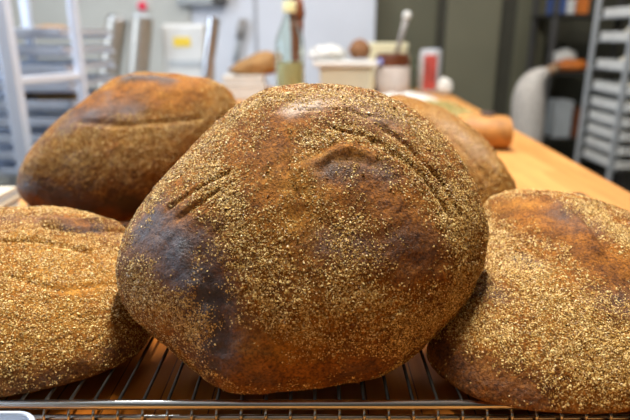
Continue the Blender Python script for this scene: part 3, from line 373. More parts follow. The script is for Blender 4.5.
def make_loaf(L, seed):
    label, sub, count = LTXT[L['name']]
    bm = bmesh.new(); bmesh.ops.create_icosphere(bm, subdivisions=sub + 1, radius=1)
    D = np.array([v.co[:] for v in bm.verts]); F = np.array([[v.index for v in f.verts] for f in bm.faces]); bm.free()
    D /= np.linalg.norm(D, axis=1)[:, None]
    Mx = np.array(L['M']); o = np.array(L['o']); R = np.array(L['R']); NR = len(R)
    th = np.arctan2(D[:, 1], D[:, 0]) % (2 * PI); ph = np.arccos(np.clip(D[:, 2], -1, 1))
    q = (th / (2 * PI) * NR) % NR; i = q.astype(int) % NR; f = q - np.floor(q)
    p0, p1, p2, p3 = R[(i - 1) % NR], R[i], R[(i + 1) % NR], R[(i + 2) % NR]
    r = .5 * (2 * p1 + (p2 - p0) * f + (2 * p0 - 5 * p1 + 4 * p2 - p3) * f * f + (3 * p1 - p0 - 3 * p2 + p3) * f ** 3)
    s = np.sin(ph) ** L['e']; c = np.sign(np.cos(ph)) * np.abs(np.cos(ph)) ** L['e']
    P = np.stack([r * s * np.cos(th), r * s * np.sin(th), c * np.where(c > 0, L['Hf'], L['Hb'])], 1)
    P0 = settle(P, Mx, o)
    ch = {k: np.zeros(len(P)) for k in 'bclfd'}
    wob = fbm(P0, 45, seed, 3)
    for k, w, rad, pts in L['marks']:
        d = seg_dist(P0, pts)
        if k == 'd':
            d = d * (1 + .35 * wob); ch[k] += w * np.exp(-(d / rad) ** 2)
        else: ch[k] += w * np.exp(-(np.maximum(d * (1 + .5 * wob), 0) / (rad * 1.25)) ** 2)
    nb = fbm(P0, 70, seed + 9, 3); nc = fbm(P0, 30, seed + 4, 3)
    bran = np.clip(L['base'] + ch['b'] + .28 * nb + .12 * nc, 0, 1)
    char_shade = np.clip(ch['c'] * (1 + .5 * nc), 0, 1); light = np.clip(ch['l'] * (1 + .5 * nb), 0, 1); flour_glint = np.clip(ch['f'] * (1 + .6 * nb), 0, 1)
    # shape: blisters, lumps and wrinkles of the crust, cracks along the score marks
    nrm = P0 / np.array([.16, .16, .08]) ** 2; nrm /= np.linalg.norm(nrm, axis=1)[:, None]
    lump = .0022 * fbm(P0, 16, seed + 1, 2) + .0012 * fbm(P0, 55, seed + 2, 2)
    st = P0 * np.array([1, 1, 1]); st = st @ np.array([[.8, -.6, 0], [.6, .8, 0], [0, 0, 1]]); st = st * np.array([.35, 1.5, 1])
    wr_ = -.0011 * np.abs(fbm(st, 75, seed + 3, 3))
    dd = lump + wr_ + ch['d'] + .0004 * fbm(P0, 260, seed + 6, 2)
    P = P0 + nrm * dd[:, None]
    w = P @ Mx.T + o; w[:, 2] = np.maximum(w[:, 2], ZR + .0004); P = (w - o) @ Mx
    me = raw_mesh('bread_loaf', P, F, True)
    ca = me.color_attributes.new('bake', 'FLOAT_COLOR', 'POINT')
    ca.data.foreach_set('color', np.stack([bran, char_shade, light, flour_glint], 1).astype(np.float32).ravel())
    me.materials.append(M['crust'])
    ob = bpy.data.objects.new('bread_loaf', me); COL.objects.link(ob)
    mw = Matrix([list(Mx[j]) + [o[j]] for j in range(3)] + [[0, 0, 0, 1]]); ob.matrix_world = mw
    tag(ob, label, 'bread', 'big bran-crusted loaves on the rack')
    N = np.empty(len(P) * 3, np.float32); me.vertices.foreach_get('normal', N); N = N.reshape(-1, 3).astype(float)
    dens = bran ** 1.7; dens[w[:, 2] < ZR + .006] = 0
    near = 1.0
    V, T = chips(P, F, N, dens, count, .00093, np.random.default_rng(seed + 50))
    cm = raw_mesh('bran_coating', V, T, False); cm.materials.append(M['bran'])
    co = bpy.data.objects.new('bran_coating', cm); COL.objects.link(co); co.parent = ob
    co['kind'] = 'stuff'; co['label'] = 'pale tan bran flakes stuck to the crust'
    return ob
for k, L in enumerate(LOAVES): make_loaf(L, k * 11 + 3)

# ------------------------------------------------------------------ things near the rack
def sheet_pan(name, label, lo, hi, h, mat, group=None, r=.02):
    "a shallow pan with rounded corners and a rolled rim"
    t = thing(name, label, 'sheet pan', ((lo[0] + hi[0]) / 2, (lo[1] + hi[1]) / 2, lo[2]), group)
    def ring(d, z, rr):
        out = []
        for cx, cy, a0 in ((hi[0] - rr, hi[1] - rr, 0), (lo[0] + rr, hi[1] - rr, 90), (lo[0] + rr, lo[1] + rr, 180), (hi[0] - rr, lo[1] + rr, 270)):
            for a in range(0, 91, 15):
                an = math.radians(a0 + a); out.append((cx + (rr - d) * math.cos(an), cy + (rr - d) * math.sin(an), z))
        return out
    rings = [ring(.006, lo[2], r), ring(.002, lo[2] + h, r), ring(.0035, lo[2] + h, r), ring(.0075, lo[2] + .0015, r)]
    m = MB(); n = len(rings[0]); vs = sum(rings, []); fs = [tuple(range(n))[::-1], tuple(range(3 * n, 4 * n))]
    for k in range(3):
        for j in range(n): fs.append((k * n + j, k * n + (j + 1) % n, (k + 1) * n + (j + 1) % n, (k + 1) * n + j))
    m.add(vs, fs); m.build('pan_body', mat, t, smooth=1)
    rp = ring(.002, lo[2] + h, r); MB().tube(rp + rp[:1], .0022, 8).build('rim', mat, t, smooth=2)
    return t
sheet_pan('sheet_pan', 'pale aluminium pan corner in front of the rack at bottom left', (-.62, .12, ZT + .0006), (at(45, 412, .372).x, .372, 0), .0275, M['alu'])
yA, yB = .6, 1.02
sh = None
for k in range(5):
    z = ZT + .0005 + k * .0082
    t = thing('baking_board', ['lowest', 'second from the bottom', 'middle', 'second from the top', 'topmost'][k] + ' thin pale board of the stack at the left table edge', 'board', (-.62, .9, z), 'thin pale boards stacked at the left edge')
    dx = random.uniform(-.003, .003)
    MB().box((-.76, yA, z), (-.557 + dx, yB + dx, z + .0066)).build('slab', M['cream2'] if k % 2 == 0 else M['greyplastic'], t, bevel=.0015)

# ------------------------------------------------------------------ table, far end
def loaf_blob(name, label, c, r, mat, amp=.12, seed=0, flat=None, group=None, cat='bread'):
    o = MB().blob(c, r, amp, seed, 4, flat).build(name, mat, smooth=2, origin=c); return tag(o, label, cat, group)
# cut end of a brown loaf at the right of the table
Yc = 1.62
def cut_loaf():
    a = at(462, 130, Yc); b = at(503, 130, Yc)
    t = thing('bread_end', 'small golden brown loaf with cut end on the bare table at right', 'bread', ((a.x + b.x) / 2, Yc, ZT))
    ry = .06; zc = .046; m = MB(); n = 28; ks = [(a.x - .03, .35), (a.x - .022, .72), (a.x, .96), ((a.x + b.x) / 2, 1.0), (b.x - .006, .97), (b.x, .94)]
    vs = []; fs = []
    for k, (x, sc) in enumerate(ks):
        for j in range(n):
            an = 2 * PI * j / n; z = zc * math.sin(an) * sc; y = ry * math.cos(an) * sc
            z *= 1 + .06 * noise.noise(Vector((x * 30, an * 1.5, 2)))
            vs.append((x, Yc + y - (x - a.x) * .25, max(ZT + zc + z * 1.06, ZT + .001)))
    for k in range(len(ks) - 1):
        for j in range(n): fs.append((k * n + j, (k + 1) * n + j, (k + 1) * n + (j + 1) % n, k * n + (j + 1) % n))
    fs.append(tuple(range(n)))
    m.add(vs, fs).build('crust', M['rollcrust'], t, smooth=1)
    k = (len(ks) - 1) * n
    MB().add([(b.x + .001, v[1], v[2]) for v in vs[k:]] + [(b.x - .003, v[1], v[2]) for v in vs[k:]], [tuple(range(n))] + [tuple(range(n, 2 * n))[::-1]] + [(j, n + j, n + (j + 1) % n, (j + 1) % n) for j in range(n)]).build('cut_face', M['rollcrust'], t)
    s = MB(); p = at(487, 113, Yc)
    s.blob((p.x, Yc - .012, ZT + zc * 2 + .004), (.022, .02, .009), .3, 4, 3); s.build('scorched_crest', M['burnt'], t, smooth=2)
cut_loaf()
# crumbs and herbs heap
def heap():
    rng = np.random.default_rng(3); V = []; F = []
    m = MB()
    for cx, cy, Yh, n, sp in ((430, 96, 2.5, 900, .085), (446, 103, 2.2, 700, .075), (412, 97, 2.35, 700, .09)):
        c = at(cx, cy, Yh)
        for k in range(n):
            x, y = c.x + random.gauss(0, sp), Yh + random.gauss(0, sp * 1.7); d = math.hypot((x - c.x) / sp, (y - Yh) / sp / 1.7)
            if x > .66 or d > 2.2 or y > 2.72: continue
            z = ZT + .004 + random.random() * .03 * math.exp(-d * d / 2); s = random.uniform(.009, .02)
            q = Matrix.Rotation(random.random() * 6.28, 3, 'Z') @ Matrix.Rotation(random.uniform(-.25, .25), 3, 'X')
            m.add([Vector((x, y, z)) + q @ Vector(p) for p in ((-s, 0, 0), (0, -s * .5, 0), (s, 0, 0), (0, s * .5, 0), (0, 0, s * .3), (0, 0, -.003))], [(0, 1, 4), (1, 2, 4), (2, 3, 4), (3, 0, 4), (1, 0, 5), (2, 1, 5), (3, 2, 5), (0, 3, 5)])
    o = m.build('herb_crumbs', M['herb']); tag(o, 'loose greenish and tan crumbs strewn over the far table', 'crumbs', kind='stuff')
heap()
# white flour_cloth in front of the jar
def cloth():
    c = at(405, 96, 2.86); n = 26; vs = []; fs = []
    for i in range(n):
        for j in range(n):
            u, v = i / (n - 1) - .5, j / (n - 1) - .5
            e = min(1, 3.2 * (0.5 - max(abs(u), abs(v))))
            z = ZT + .003 + e * (.026 + .022 * noise.noise(Vector((u * 7, v * 7, 3))))
            vs.append((c.x + u * .33, 2.86 + v * .2, z))
    for i in range(n - 1):
        for j in range(n - 1): fs.append((i * n + j, (i + 1) * n + j, (i + 1) * n + j + 1, i * n + j + 1))
    o = MB().add(vs, fs).build('flour_cloth', M['paper'], smooth=2)
    m = o.modifiers.new('solid', 'SOLIDIFY'); m.thickness = .003
    tag(o, 'crumpled white cloth lying on the table before the brown jar', 'cloth')
cloth()
# bottle
def bottle():
    Y = 1.95; c = at(290, 60, Y); R = .0485
    z = lambda py: at(290, py, Y).z - ZT
    t = thing('oil_bottle', 'clear glass bottle part filled with yellow-green oil', 'bottle', (c.x, Y, ZT))
    zs, zn = z(36), z(14)
    prof = [(R * .9, .002), (R, .012), (R, zs - .03), (R * .97, zs - .01), (R * .72, zs + .02), (R * .42, zn - .015), (R * .36, zn), (R * .36, z(-6)), (R * .42, z(-7)), (R * .42, z(-11))]
    inn = [(r - .003, zz) for r, zz in prof][::-1]; inn[-1] = (R * .85, .008); inn[-2] = (R - .004, .016)
    MB().lathe(prof + inn, (c.x, Y, ZT), 32).build('glass_body', M['glass'], t, smooth=2)
    zo = z(62); MB().lathe([(R * .84, .0085), (R - .0045, .017), (R - .0045, zo)], (c.x, Y, ZT), 32).build('oil', M['oil'], t, smooth=1)
    p = at(290, 7, Y); MB().lathe([(R * .44, 0), (R * .46, .004), (R * .46, .03), (R * .44, .034)], (c.x, Y, p.z - .017), 24).build('neck_band', M['oil'], t, smooth=1)
    MB().lathe([(R * .3, 0), (R * .42, .01), (R * .42, .035), (R * .2, .05), (R * .12, .09)], (c.x, Y, z(-10) + ZT), 20).build('pourer', M['steel'], t, smooth=1)
    # tall wooden mill behind it
    Y2 = 2.12; c2 = at(297, 60, Y2); zz = lambda py: at(297, py, Y2).z - ZT
    g = thing('pepper_mill', 'tall dark wooden mill standing right behind the oil bottle', 'pepper mill', (c2.x, Y2, ZT))
    MB().lathe([(.03, 0), (.032, .01), (.026, .05), (.02, .12), (.021, zz(40)), (.024, zz(26)), (.026, zz(22))], (c2.x, Y2, ZT), 24).build('mill_body', M['brownwood'], g, smooth=2)
    MB().lathe([(.024, zz(22) + .001), (.03, zz(14)), (.026, zz(4)), (.018, zz(-2)), (.012, zz(-6)), (.004, zz(-7))], (c2.x, Y2, ZT), 24).build('mill_head', M['brownwood'], g, smooth=2)
bottle()
# white boxes with sandy loaf
def boxes():
    Y = 2.85
    a, b = at(223, 90, Y), at(263, 90, Y); zm = at(240, 85, Y).z; zt = at(240, 76, Y).z
    for k, (z0, z1, dx) in enumerate(((ZT + .001, zm, .006), (zm + .0015, zt, 0))):
        t = thing('carton', ['lower', 'upper'][k] + ' white flat carton under the sandy loaf beyond the bottle', 'carton', ((a.x + b.x) / 2, Y + .1, z0), 'white cartons under the sandy loaf')
        MB().box((a.x - dx, Y, z0), (b.x + dx, Y + .2, z1 - .012)).build('box_base', M['plastic'], t, bevel=.004)
        MB().box((a.x - dx - .004, Y - .004, z1 - .0118), (b.x + dx + .004, Y + .204, z1)).build('lid', M['paper'], t, bevel=.004)
    p = at(252, 66, Y)
    m = MB().blob(((a.x + b.x) / 2 + .045, Y + .1, zt + .052), (.125, .09, .075), .12, 5, 4, .05)
    vs = []
    for v in m.v:   # wedge shape: low at left, high at right
        x = (v[0] - (a.x + b.x) / 2 - .045) / .125
        vs.append((v[0], v[1], zt + .0015 + (v[2] - zt - .0015) * (.78 + .38 * x)))
    m.v = vs; o = m.build('bread_loaf', M['sandy'], smooth=2, origin=(p.x, Y + .1, zt)); tag(o, 'small sandy wedge-shaped loaf on the white cartons left of the bottle', 'bread')
    p = at(271, 90, 2.6); loaf_blob('bread_roll', 'small reddish brown roll between the white cartons and the oil bottle', (p.x, 2.62, ZT + .042), (.034, .04, .046), M['rollcrust'], .15, 8, .041)
boxes()
# milky tub with lid
def tub():
    Y = 2.9; a, b = at(319, 80, Y), at(372, 80, Y); zl = at(340, 67, Y).z; cx = (a.x + b.x) / 2; w = (b.x - a.x) / 2
    t = thing('plastic_tub', 'milky plastic tub with overhanging white lid behind the largest loaf', 'tub', (cx, Y + .1, ZT))
    m = MB(); vs = []
    for z, s in ((ZT + .001, .9), (zl, 1)):
        vs += [(cx - w * s, Y + .1 - .1 * s, z), (cx + w * s, Y + .1 - .1 * s, z), (cx + w * s, Y + .1 + .1 * s, z), (cx - w * s, Y + .1 + .1 * s, z)]
    m.add(vs, [(3, 2, 1, 0), (4, 5, 6, 7), (0, 1, 5, 4), (1, 2, 6, 5), (2, 3, 7, 6), (3, 0, 4, 7)]); m.build('tub_body', M['tub'], t, bevel=.012)
    zt = at(340, 61, Y).z
    MB().box((cx - w - .028, Y - .02, zl + .0005), (cx + w + .028, Y + .22, zt)).build('lid', M['plastic'], t, bevel=.008)
    loc = at(328, 58, Y + .06); o = MB().blob((loc.x, Y + .09, zt + .03), (.095, .07, .042), .35, 21, 4, .029, 5).build('plastic_bag', M['plastic'], smooth=2, origin=(loc.x, Y + .09, zt)); tag(o, 'crumpled white plastic bag lying on the tub lid', 'bag')
    a, b = at(350, 50, Y + .1), at(370, 50, Y + .1); zz = at(360, 40, Y + .1).z
    o = MB().blob(((a.x + b.x) / 2, Y + .12, (zt + zz) / 2 + .001), ((b.x - a.x) / 2 * 1.12, .055, (zz - zt) / 2 * 1.05), .1, 31, 4, (zz - zt) / 2 * .82).build('bread_loaf', M['rye'], smooth=2, origin=((a.x + b.x) / 2, Y + .12, zt)); tag(o, 'little brown loaf standing on the right end of the tub lid', 'bread')
tub()
# cream carton behind jar
Y = 3.34; a, b = at(369, 60, Y), at(407, 60, Y); zz = at(388, 43, Y).z
t = thing('tall_carton', 'upright cream carton standing behind the brown jar', 'carton', ((a.x + b.x) / 2, Y + .06, ZT))
MB().box((a.x, Y, ZT + .0005), (b.x, Y + .12, zz - .03)).build('carton_body', M['cream'], t, bevel=.004)
MB().box((a.x - .004, Y - .004, zz - .0298), (b.x + .004, Y + .124, zz)).build('lid', M['cream'], t, bevel=.006)
# jar with brown spread, spatula in it
def jar():
    Y = 3.1; c = at(392, 70, Y); R = (at(410, 70, Y).x - at(374, 70, Y).x) / 2; z = lambda py: at(392, py, Y).z
    t = thing('jar', 'wide jar of dark brown spread with a white label', 'jar', (c.x, Y, ZT))
    MB().lathe([(R * .93, .001), (R, .01), (R, z(70) - ZT), (R * .98, z(66) - ZT)], (c.x, Y, ZT), 36).build('jar_body', M['label'], t, smooth=1)
    MB().lathe([(R * .97, z(66) - ZT + .0005), (R * .98, z(60) - ZT), (R * .9, z(54) - ZT), (R * .6, z(53) - ZT)], (c.x, Y, ZT), 36).build('spread', M['choc'], t, smooth=1)
    MB().lathe([(R * 1.004, z(84) - ZT), (R * 1.004, z(71) - ZT)], (c.x, Y, ZT), 36).build('label_band', M['label'], t, smooth=1)
    p = at(380, 62, Y - R); MB().blob((p.x, Y - R * .93, p.z), (.017, .008, .016), .1, 2, 3).build('seal_tag', M['bluespot'], t, smooth=2)
    p0, p1 = at(396.5, 54, Y), at(408, 12, Y)
    s = thing('spatula', 'grey-handled spatula standing up out of the brown jar', 'spatula', (p0.x, Y, p0.z + .003))
    d = (p1 - p0); MB().tube([p0 + Vector((0, 0, .003)), p0 + d * .5, p0 + d * .8], [.012, .013, .015], 12).build('shaft', M['greyhandle'], s, smooth=2)
    MB().tube([p0 + d * .8, p0 + d * .88, p0 + d * .97, p1 + d * .02], [.016, .021, .021, .01], 14).build('grip', M['plastic'], s, smooth=2)
jar()
# glass, can, crumpled paper
Y = 3.16; c = at(413.5, 70, Y); R = .024
t = thing('drinking_glass', 'clear tumbler between the brown jar and the red-striped can', 'glass', (c.x, Y, ZT))
h = at(413, 56, Y).z - ZT
MB().lathe([(R * .85, .001), (R, h), (R - .003, h), (R * .8, .01)], (c.x, Y, ZT), 28).build('tumbler', M['glass'], t, smooth=1)
Y = 3.25; c = at(430, 70, Y); R = (at(441, 70, Y).x - at(420, 70, Y).x) / 2; h = at(430, 49, Y).z - ZT
t = thing('can', 'white can with a red stripe near the far table end', 'can', (c.x, Y, ZT))
MB().lathe([(R * .92, .001), (R, .012), (R, h - .02), (R * .96, h - .008)], (c.x, Y, ZT), 32).build('can_body', M['canwhite'], t, smooth=1)
MB().lathe([(R * .95, h - .0078), (R * .96, h - .002), (R * .86, h), (R * .84, h - .004)], (c.x, Y, ZT), 32).build('can_lid', M['alu'], t, smooth=1)
m = MB(); n = 12; a0, a1 = math.radians(222), math.radians(296); vs = []
for k in range(n + 1):
    an = a0 + (a1 - a0) * k / n
    for z, rr in ((.02, R * 1.003), (h - .03, R * 1.003), (h - .03, R * .97), (.02, R * .97)): vs.append((c.x + rr * math.cos(an), Y + rr * math.sin(an), ZT + z))
fs = [(0, 1, 2, 3), tuple(4 * n + j for j in (3, 2, 1, 0))]
for k in range(n):
    for j in range(4): fs.append((4 * k + j, 4 * k + 4 + j, 4 * k + 4 + (j + 1) % 4, 4 * k + (j + 1) % 4))
m.add(vs, fs).build('red_stripe', M['redlabel'], t)
c = at(445, 82, 3.1); o = MB().blob((c.x, 3.1, ZT + .044), (.04, .04, .046), .3, 13, 4, .043, 5).build('paper_cup', M['paper'], smooth=2, origin=(c.x, 3.1, ZT)); tag(o, 'crumpled white paper lump right of the red-striped can', 'paper')

# ------------------------------------------------------------------ left side: aluminium rack, steel counter and machine
def left_rack():
    Y0, Y1 = 1.8, 2.5; xa = at(12, 75, Y0).x; xr = at(79, 60, 2.05).x
    t = thing('tray_rack', 'tall aluminium tray rack at the left, seen past the back loaf', 'rack', (xa - .1, 2.1, 0))
    for (x, y, w) in ((xa, Y0, .021), (xr, 2.05, .0145), (xa - .62, Y0 + .1, .022), (xr - .45, 2.64, .017)):
        MB().box((x - w, y - w, .02), (x + w, y + w, 2.0)).build('post', M['alupost'], t, bevel=.004)
        MB().lathe([(.018, 0), (.022, .004), (.022, .018), (.01, .02)], (x, y, 0), 14).build('caster', M['darkgrey'], t, smooth=1)
    for zz in (at(40, 79, 1.9).z, at(40, -30, 1.9).z, at(40, 200, 1.9).z):
        p = Vector((xa, Y0, zz)); q = Vector((xr, 2.05, zz)); d = q - p; n = Vector((-d.y, d.x, 0)).normalized() * .01
        MB().add([p - n + Vector((0, 0, -.014)), q - n + Vector((0, 0, -.014)), q + n + Vector((0, 0, -.014)), p + n + Vector((0, 0, -.014)),
                  p - n + Vector((0, 0, .014)), q - n + Vector((0, 0, .014)), q + n + Vector((0, 0, .014)), p + n + Vector((0, 0, .014))],
                 [(0, 3, 2, 1), (4, 5, 6, 7), (0, 1, 5, 4), (1, 2, 6, 5), (2, 3, 7, 6), (3, 0, 4, 7)]).build('cross_bar', M['alupost'], t, bevel=.004)
    names = ['lowest', 'second from bottom', 'third from bottom', 'fourth from bottom', 'fifth from bottom', 'sixth from bottom', 'seventh from bottom', 'eighth from bottom', 'ninth from bottom']
    zs = [.70 + .064 * k for k in range(9)]
    first = None
    for k, z in enumerate(zs):
        for yy in (2.12, 2.56): MB().box((xa - .6, yy, z - .012), (xr - .05, yy + .016, z - .001)).build('tray_rail', M['alupost'], t, bevel=.002)
        lab = names[k] + ' of the aluminium trays in the left rack'
        if first is None: first = sheet_pan('sheet_pan', lab, (xa - .56, 2.09, z), (xr - .06, 2.6, 0), .022, M['alu'], 'trays in the left rack')
        else: dup(first, (0, 0, z - zs[0]), lab, 'trays in the left rack')
    for k, (px, py, Yb, w) in enumerate(((52, 31, 2.3, .07), (60, 92, 2.3, .1), (30, 92, 2.45, .06))):
        p = at(px, py, Yb); j = max(i for i, z in enumerate(zs) if z < p.z + .01); z = zs[j] + .0025
        loaf_blob('flat_bread', ['tan flat loaf on an upper tray of the left rack', 'long tan loaf on a tray below the rack cross bar', 'short tan loaf at the back of a tray beside the left post'][k], (p.x, Yb, z + .016), (w, .07, .02), M['sandy'], .12, k * 3, .0155)
left_rack()
def counter():
    t = thing('steel_counter', 'stainless steel side counter behind the back left loaf', 'counter', (-1.3, 3.4, 0))
    MB().box((-2.2, 3.0, .86), (-.62, 3.9, .9)).build('worktop', M['steel'], t, bevel=.006)
    for x, y in ((-2.14, 3.06), (-.68, 3.06), (-2.14, 3.84), (-.68, 3.84)): MB().box((x - .025, y - .025, 0), (x + .025, y + .025, .86)).build('leg', M['steel'], t, bevel=.004)
    Y = 3.3
    # grey machine with slanted steel arms
    g = thing('bakery_machine', 'white bakery machine with slanted grey arm and yellow sticker', 'machine', (at(190, 80, Y).x, Y, .9))
    a, b = at(163, 60, Y), at(206, 60, Y); zt = at(185, 24, Y).z
    MB().box((a.x, Y, .901), (b.x, Y + .3, zt)).build('body', M['machine'], g, bevel=.02)
    zc = at(185, 62, Y).z; MB().box((a.x + .03, Y - .006, zc - .03), (b.x - .02, Y - .0005, zc + .012)).build('vent_slot', M['greyplastic'], g, bevel=.004)
    p = at(182, 42, Y); MB().box((p.x - .048, Y - .004, p.z - .026), (p.x + .048, Y - .0005, p.z + .026)).build('sticker', M['yellow'], g, bevel=.001)
    p0, p1 = at(206, 82, Y - .06), at(214, 18, Y - .06)
    MB().tube([p0, p0.lerp(p1, .5), p1, p1 + (p1 - p0) * .02], [.03, .034, .036, .02], 16).build('arm', M['steel'], g, smooth=1)
    # pair of steel canisters leaning back
    for k, (xb, yb_, xt, yt) in enumerate(((108, 80, 118, 16), (137, 80, 143, 14))):
        p0, p1 = at(xb, yb_, Y - .05), at(xt, yt, Y - .05); d = (p1 - p0)
        c = thing('steel_canister', ['left of the two leaning steel cylinders behind the back left loaf', 'leaning steel cylinder below the red button'][k], 'cylinder', p0 - d * .16, 'leaning steel cylinders')
        p0 = p0 - d * .16
        MB().tube([p0, p0 + d * .2, p0 + d * 1.1], [.058, .06, .06], 22).build('cylinder_body', M['canister'], c, smooth=1)
        MB().tube([p0 + d * 1.101, p0 + d * 1.13, p0 + d * 1.15, p0 + d * 1.16], [.06, .056, .044, .02], 22).build('cap', M['greyplastic'] if k else M['steel'], c, smooth=2)
counter()
p = at(143, 6, 4.57); t = thing('push_button', 'round red button on the pale back wall', 'button', (p.x, 4.575, p.z))
MB().lathe([(.06, 0), (.06, .012), (.05, .016)], (p.x, 4.575, p.z), 20, Matrix.Rotation(PI / 2, 3, 'X')).build('button_plate', M['plastic'], t, smooth=1)
MB().lathe([(.035, .0165), (.036, .03), (.02, .038)], (p.x, 4.575, p.z), 20, Matrix.Rotation(PI / 2, 3, 'X')).build('button_cap', M['red'], t, smooth=1)
a, b = at(178, 5, 4.5), at(226, 5, 4.5)
t = thing('wall_box', 'grey box on the white wall above the bakery machine', 'box', ((a.x + b.x) / 2, 4.57, a.z))
MB().box((a.x, 4.49, a.z), (b.x - .1, 4.595, a.z + .3)).build('box_body', M['greyplastic'], t, bevel=.01)
MB().box((b.x - .098, 4.48, a.z), (b.x, 4.595, a.z + .3)).build('end_cap', M['darkgrey'], t, bevel=.01)
p0, p1 = at(235, 62, 4.55), at(243, 19, 4.55)
t = thing('wall_tool', 'thin grey tool hanging on the white wall left of the seam', 'tool', (p1.x, 4.57, p1.z))
d = p1 - p0; MB().tube([p0, p0 + d * .3, p0 + d * .55], [.018, .022, .018], 12).build('blade', M['greyplastic'], t, smooth=2)
MB().tube([p0 + d * .551, p0 + d * .75, p1], [.03, .034, .028], 12).build('handle', M['greyhandle'], t, smooth=2)
MB().tube([p1, Vector((p1.x, 4.599, p1.z))], .008, 8).build('hook', M['steel'], t, smooth=2)

# ------------------------------------------------------------------ right side: dark shelf unit, hanging cloth bag, tray rack
def shelf_unit():
    Y = 4.3; xa, xb = at(550, 60, Y).x, at(640, 60, Y).x
    t = thing('shelf_unit', 'dark metal shelf unit in the back right corner', 'shelf', ((xa + xb) / 2, Y + .2, 0))
    for x in (xa, xb):
        for y in (Y, Y + .4): MB().box((x - .018, y - .018, 0), (x + .018, y + .018, 2.2)).build('post', M['darkgrey'], t, bevel=.003)
    zs = [at(570, y, Y).z for y in (14, 72, 138, 176)]
    for z in zs: MB().box((xa - .02, Y - .02, z - .025), (xb + .02, Y + .42, z)).build('shelf_board', M['black'], t, bevel=.003)
    def item(name, lab, cat, px0, px1, py, zi, mat, dep=.2):
        a, b = at(px0, py, Y), at(px1, py, Y); z0 = zs[zi] + .0008
        o = thing(name, lab, cat, ((a.x + b.x) / 2, Y + dep / 2, z0))
        MB().box((a.x, Y, z0), (b.x, Y + dep, at(px0, py, Y).z)).build('box_body', mat, o, bevel=.006)
        MB().box((a.x - .003, Y - .003, at(px0, py, Y).z + .0005), (b.x + .003, Y + dep + .003, at(px0, py, Y).z + .02)).build('lid', mat, o, bevel=.004)
    item('carton', 'blue carton on the top board of the dark shelf unit', 'carton', 558, 567, 0, 0, M['blue'])
    item('carton', 'small white carton beside the blue carton on the dark shelf', 'carton', 568, 576, 2, 0, M['plastic'])
    item('carton', 'orange-brown carton at the right of the top dark shelf', 'carton', 578, 590, 0, 0, M['orange'])
    item('storage_box', 'white storage box low in the dark shelf behind the table edge', 'box', 557, 574, 104, 2, M['greyplastic'])
    item('carton', 'brown carton right of the white storage box on the low shelf', 'carton', 576, 586, 112, 2, M['brownwood'])
    p = at(572, 62, Y); loaf_blob('bread_loaf', 'orange-brown loaf on the middle board of the dark shelf', (p.x + .03, Y + .1, zs[1] + .042), (.14, .09, .05), M['orange'], .15, 3, .041)
    p = at(563, 55, Y); o = MB().blob((p.x + .13, Y + .29, zs[1] + .075), (.1, .08, .085), .3, 17, 4, .074, 5).build('plastic_bag', M['paper'], smooth=2, origin=(p.x + .13, Y + .29, zs[1])); tag(o, 'crumpled white bag behind the orange-brown loaf on the dark shelf', 'bag')
    for zi in (0,):
        pass
shelf_unit()
def hang_bag():
    Y = 3.7
    pts = [(549, 71, .03), (540, 74, .05), (532, 82, .085), (528, 96, .104), (528, 115, .107), (527, 135, .105), (525, 150, .1), (525, 158, .06)]
    t = thing('cloth_bag', 'speckled white cloth bag standing beyond the table with tied tan top', 'bag', (at(525, 158, Y).x, Y, at(525, 158, Y).z))
    m = MB(); P = [at(px, py, Y) for px, py, r in pts]; m.tube(P[::-1], [r for _, _, r in pts][::-1], 20); o = m.build('bag_body', M['cloth'], t, smooth=2)
    s = o.modifiers.new('sub', 'SUBSURF'); s.levels = 1; s.render_levels = 2
    MB().tube([at(548, 71, Y), at(554, 69, Y), at(558, 66, Y)], [.033, .03, .02], 12).build('tied_top', M['tan'], t, smooth=2)
    # stool carrying the bag
    b = at(525, 158, Y)
    st = thing('stool', 'stool under the speckled bag, hidden beyond the table edge', 'stool', (b.x, Y, 0))
    MB().lathe([(.15, b.z - .035), (.155, b.z - .03), (.155, b.z - .006), (.15, b.z - .001)], (b.x, Y, 0), 24).build('seat', M['darkgrey'], st, smooth=1)
    for k in range(4):
        an = PI / 4 + k * PI / 2; MB().tube([(b.x + .13 * math.cos(an), Y + .13 * math.sin(an), b.z - .036), (b.x + .17 * math.cos(an), Y + .17 * math.sin(an), .001)], .014, 10).build('leg', M['darkgrey'], st, smooth=2)
hang_bag()
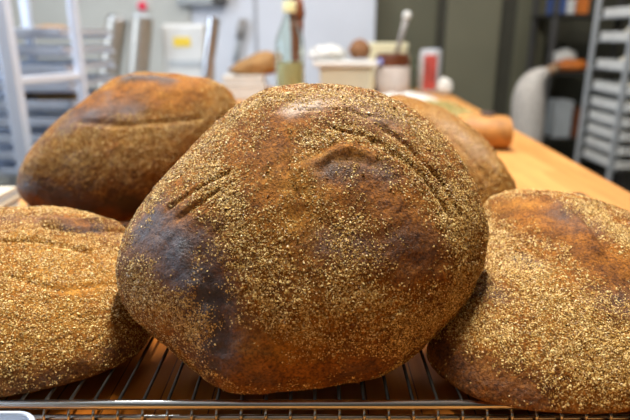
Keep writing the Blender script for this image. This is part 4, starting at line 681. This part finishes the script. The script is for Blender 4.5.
def right_rack():
    Y = 3.0; Yb = 3.4; xl = at(588, 80, Yb).x; xr = xl + .52
    t = thing('tray_rack', 'grey tray rack at the right edge loaded with pale trays', 'rack', ((xl + xr) / 2, 3.15, 0))
    for x in (xl, xr):
        for y in (Y, Yb):
            MB().box((x - .012, y - .012, .03), (x + .012, y + .012, 1.9)).build('post', M['greypost'], t, bevel=.004)
            MB().lathe([(.02, 0), (.025, .004), (.025, .026), (.01, .03)], (x, y, 0), 14).build('caster', M['darkgrey'], t, smooth=1)
    for y in (Y, Yb): MB().box((xl + .016, y - .012, 1.86), (xr - .016, y + .012, 1.89)).build('top_bar', M['greypost'], t, bevel=.004)
    ys = [168, 154, 140, 126, 111, 94, 70, 40, 14]; names = ['lowest visible', 'second lowest', 'third lowest', 'fourth lowest', 'fifth lowest', 'sixth lowest', 'seventh lowest', 'eighth lowest', 'topmost']
    zs = [at(600, y, Y).z for y in ys]; first = None
    for k, z in enumerate(zs):
        for x in (xl + .018, xr - .032): MB().box((x, Y - .016, z - .012), (x + .014, Yb + .016, z - .0005)).build('tray_rail', M['greypost'], t, bevel=.002)
        lab = names[k] + ' pale tray in the right-hand rack'
        if first is None: first = sheet_pan('sheet_pan', lab, (xl + .02, Y - .03, z), (xr - .02, Yb - .01, 0), .04, M['plastic'], 'pale trays in the right rack')
        else: dup(first, (0, 0, z - zs[0]), lab, 'pale trays in the right rack')
    for n_, (k, px, w, h) in enumerate(((7, 606, .1, .05), (7, 630, .07, .04), (6, 604, .07, .045), (6, 624, .09, .06), (5, 612, .1, .03), (4, 604, .09, .025), (3, 608, .09, .022), (2, 604, .09, .022), (8, 612, .1, .04))):
        x = xl + .04 + w + (0 if px < 615 else .2); z = zs[k] + .003
        nm = ['larger dough piece on the eighth lowest right-hand tray', 'smaller dough piece on the eighth lowest right-hand tray', 'smaller dough piece on the seventh lowest right-hand tray', 'larger dough piece on the seventh lowest right-hand tray', 'dough piece on the sixth lowest right-hand tray', 'dough piece on the fifth lowest right-hand tray', 'dough piece on the fourth lowest right-hand tray', 'dough piece on the third lowest right-hand tray', 'dough piece on the topmost right-hand tray'][n_]
        loaf_blob('dough_piece', nm, (x, Y + .12, z + h * .7), (w, .1, h), M['dough'], .1, n_ * 2, h * .68, 'dough pieces on the right rack', 'dough')
right_rack()

# ------------------------------------------------------------------ light
def lamp(name, label, x, y, e, sx=1.2, sy=.14, col=(1, .965, .92)):
    t = thing(name, label, 'light', (x, y, 2.9))
    MB().box((x - sx / 2 - .03, y - sy / 2 - .03, 2.94), (x + sx / 2 + .03, y + sy / 2 + .03, 2.998)).build('housing', M['plastic'], t, bevel=.005)
    ld = bpy.data.lights.new('tube_light', 'AREA'); ld.shape = 'RECTANGLE'; ld.size = sx; ld.size_y = sy; ld.energy = e; ld.color = col
    o = bpy.data.objects.new('tube_light', ld); COL.objects.link(o); o.parent = t; o.location = (0, 0, .03)
lamp('ceiling_light', 'ceiling light above the rack', .1, 1.2, 106, sx=.14, sy=1.2)
lamp('ceiling_light', 'ceiling light above the far table end', .1, 3.2, 20)
lamp('ceiling_light', 'ceiling light above the left rack', -1.9, 2.3, 40, col=(.92, .96, 1))
lamp('ceiling_light', 'ceiling light above the right rack', 2.0, 2.6, 27)
ld = bpy.data.lights.new('daylight', 'AREA'); ld.shape = 'RECTANGLE'; ld.size = 2.2; ld.size_y = 1.3; ld.energy = 120; ld.color = (.68, .8, 1)
o = bpy.data.objects.new('daylight', ld); COL.objects.link(o); o.location = (-3.11, 1.4, 1.7); o.rotation_euler = (0, -PI / 2, 0)
wd = bpy.data.worlds.new('daylight sky'); S.world = wd; wd.use_nodes = True
wd.node_tree.nodes['Background'].inputs[0].default_value = (.6, .75, 1, 1); wd.node_tree.nodes['Background'].inputs[1].default_value = 1.0

vs_ = S.view_settings; vs_.view_transform = 'Standard'; vs_.look = 'None'; vs_.gamma = 1; vs_.use_curve_mapping = False; vs_.exposure = -.1
S.cycles.max_bounces = 8; S.cycles.transmission_bounces = 8; S.cycles.use_denoising = True; S.cycles.sample_clamp_indirect = 4
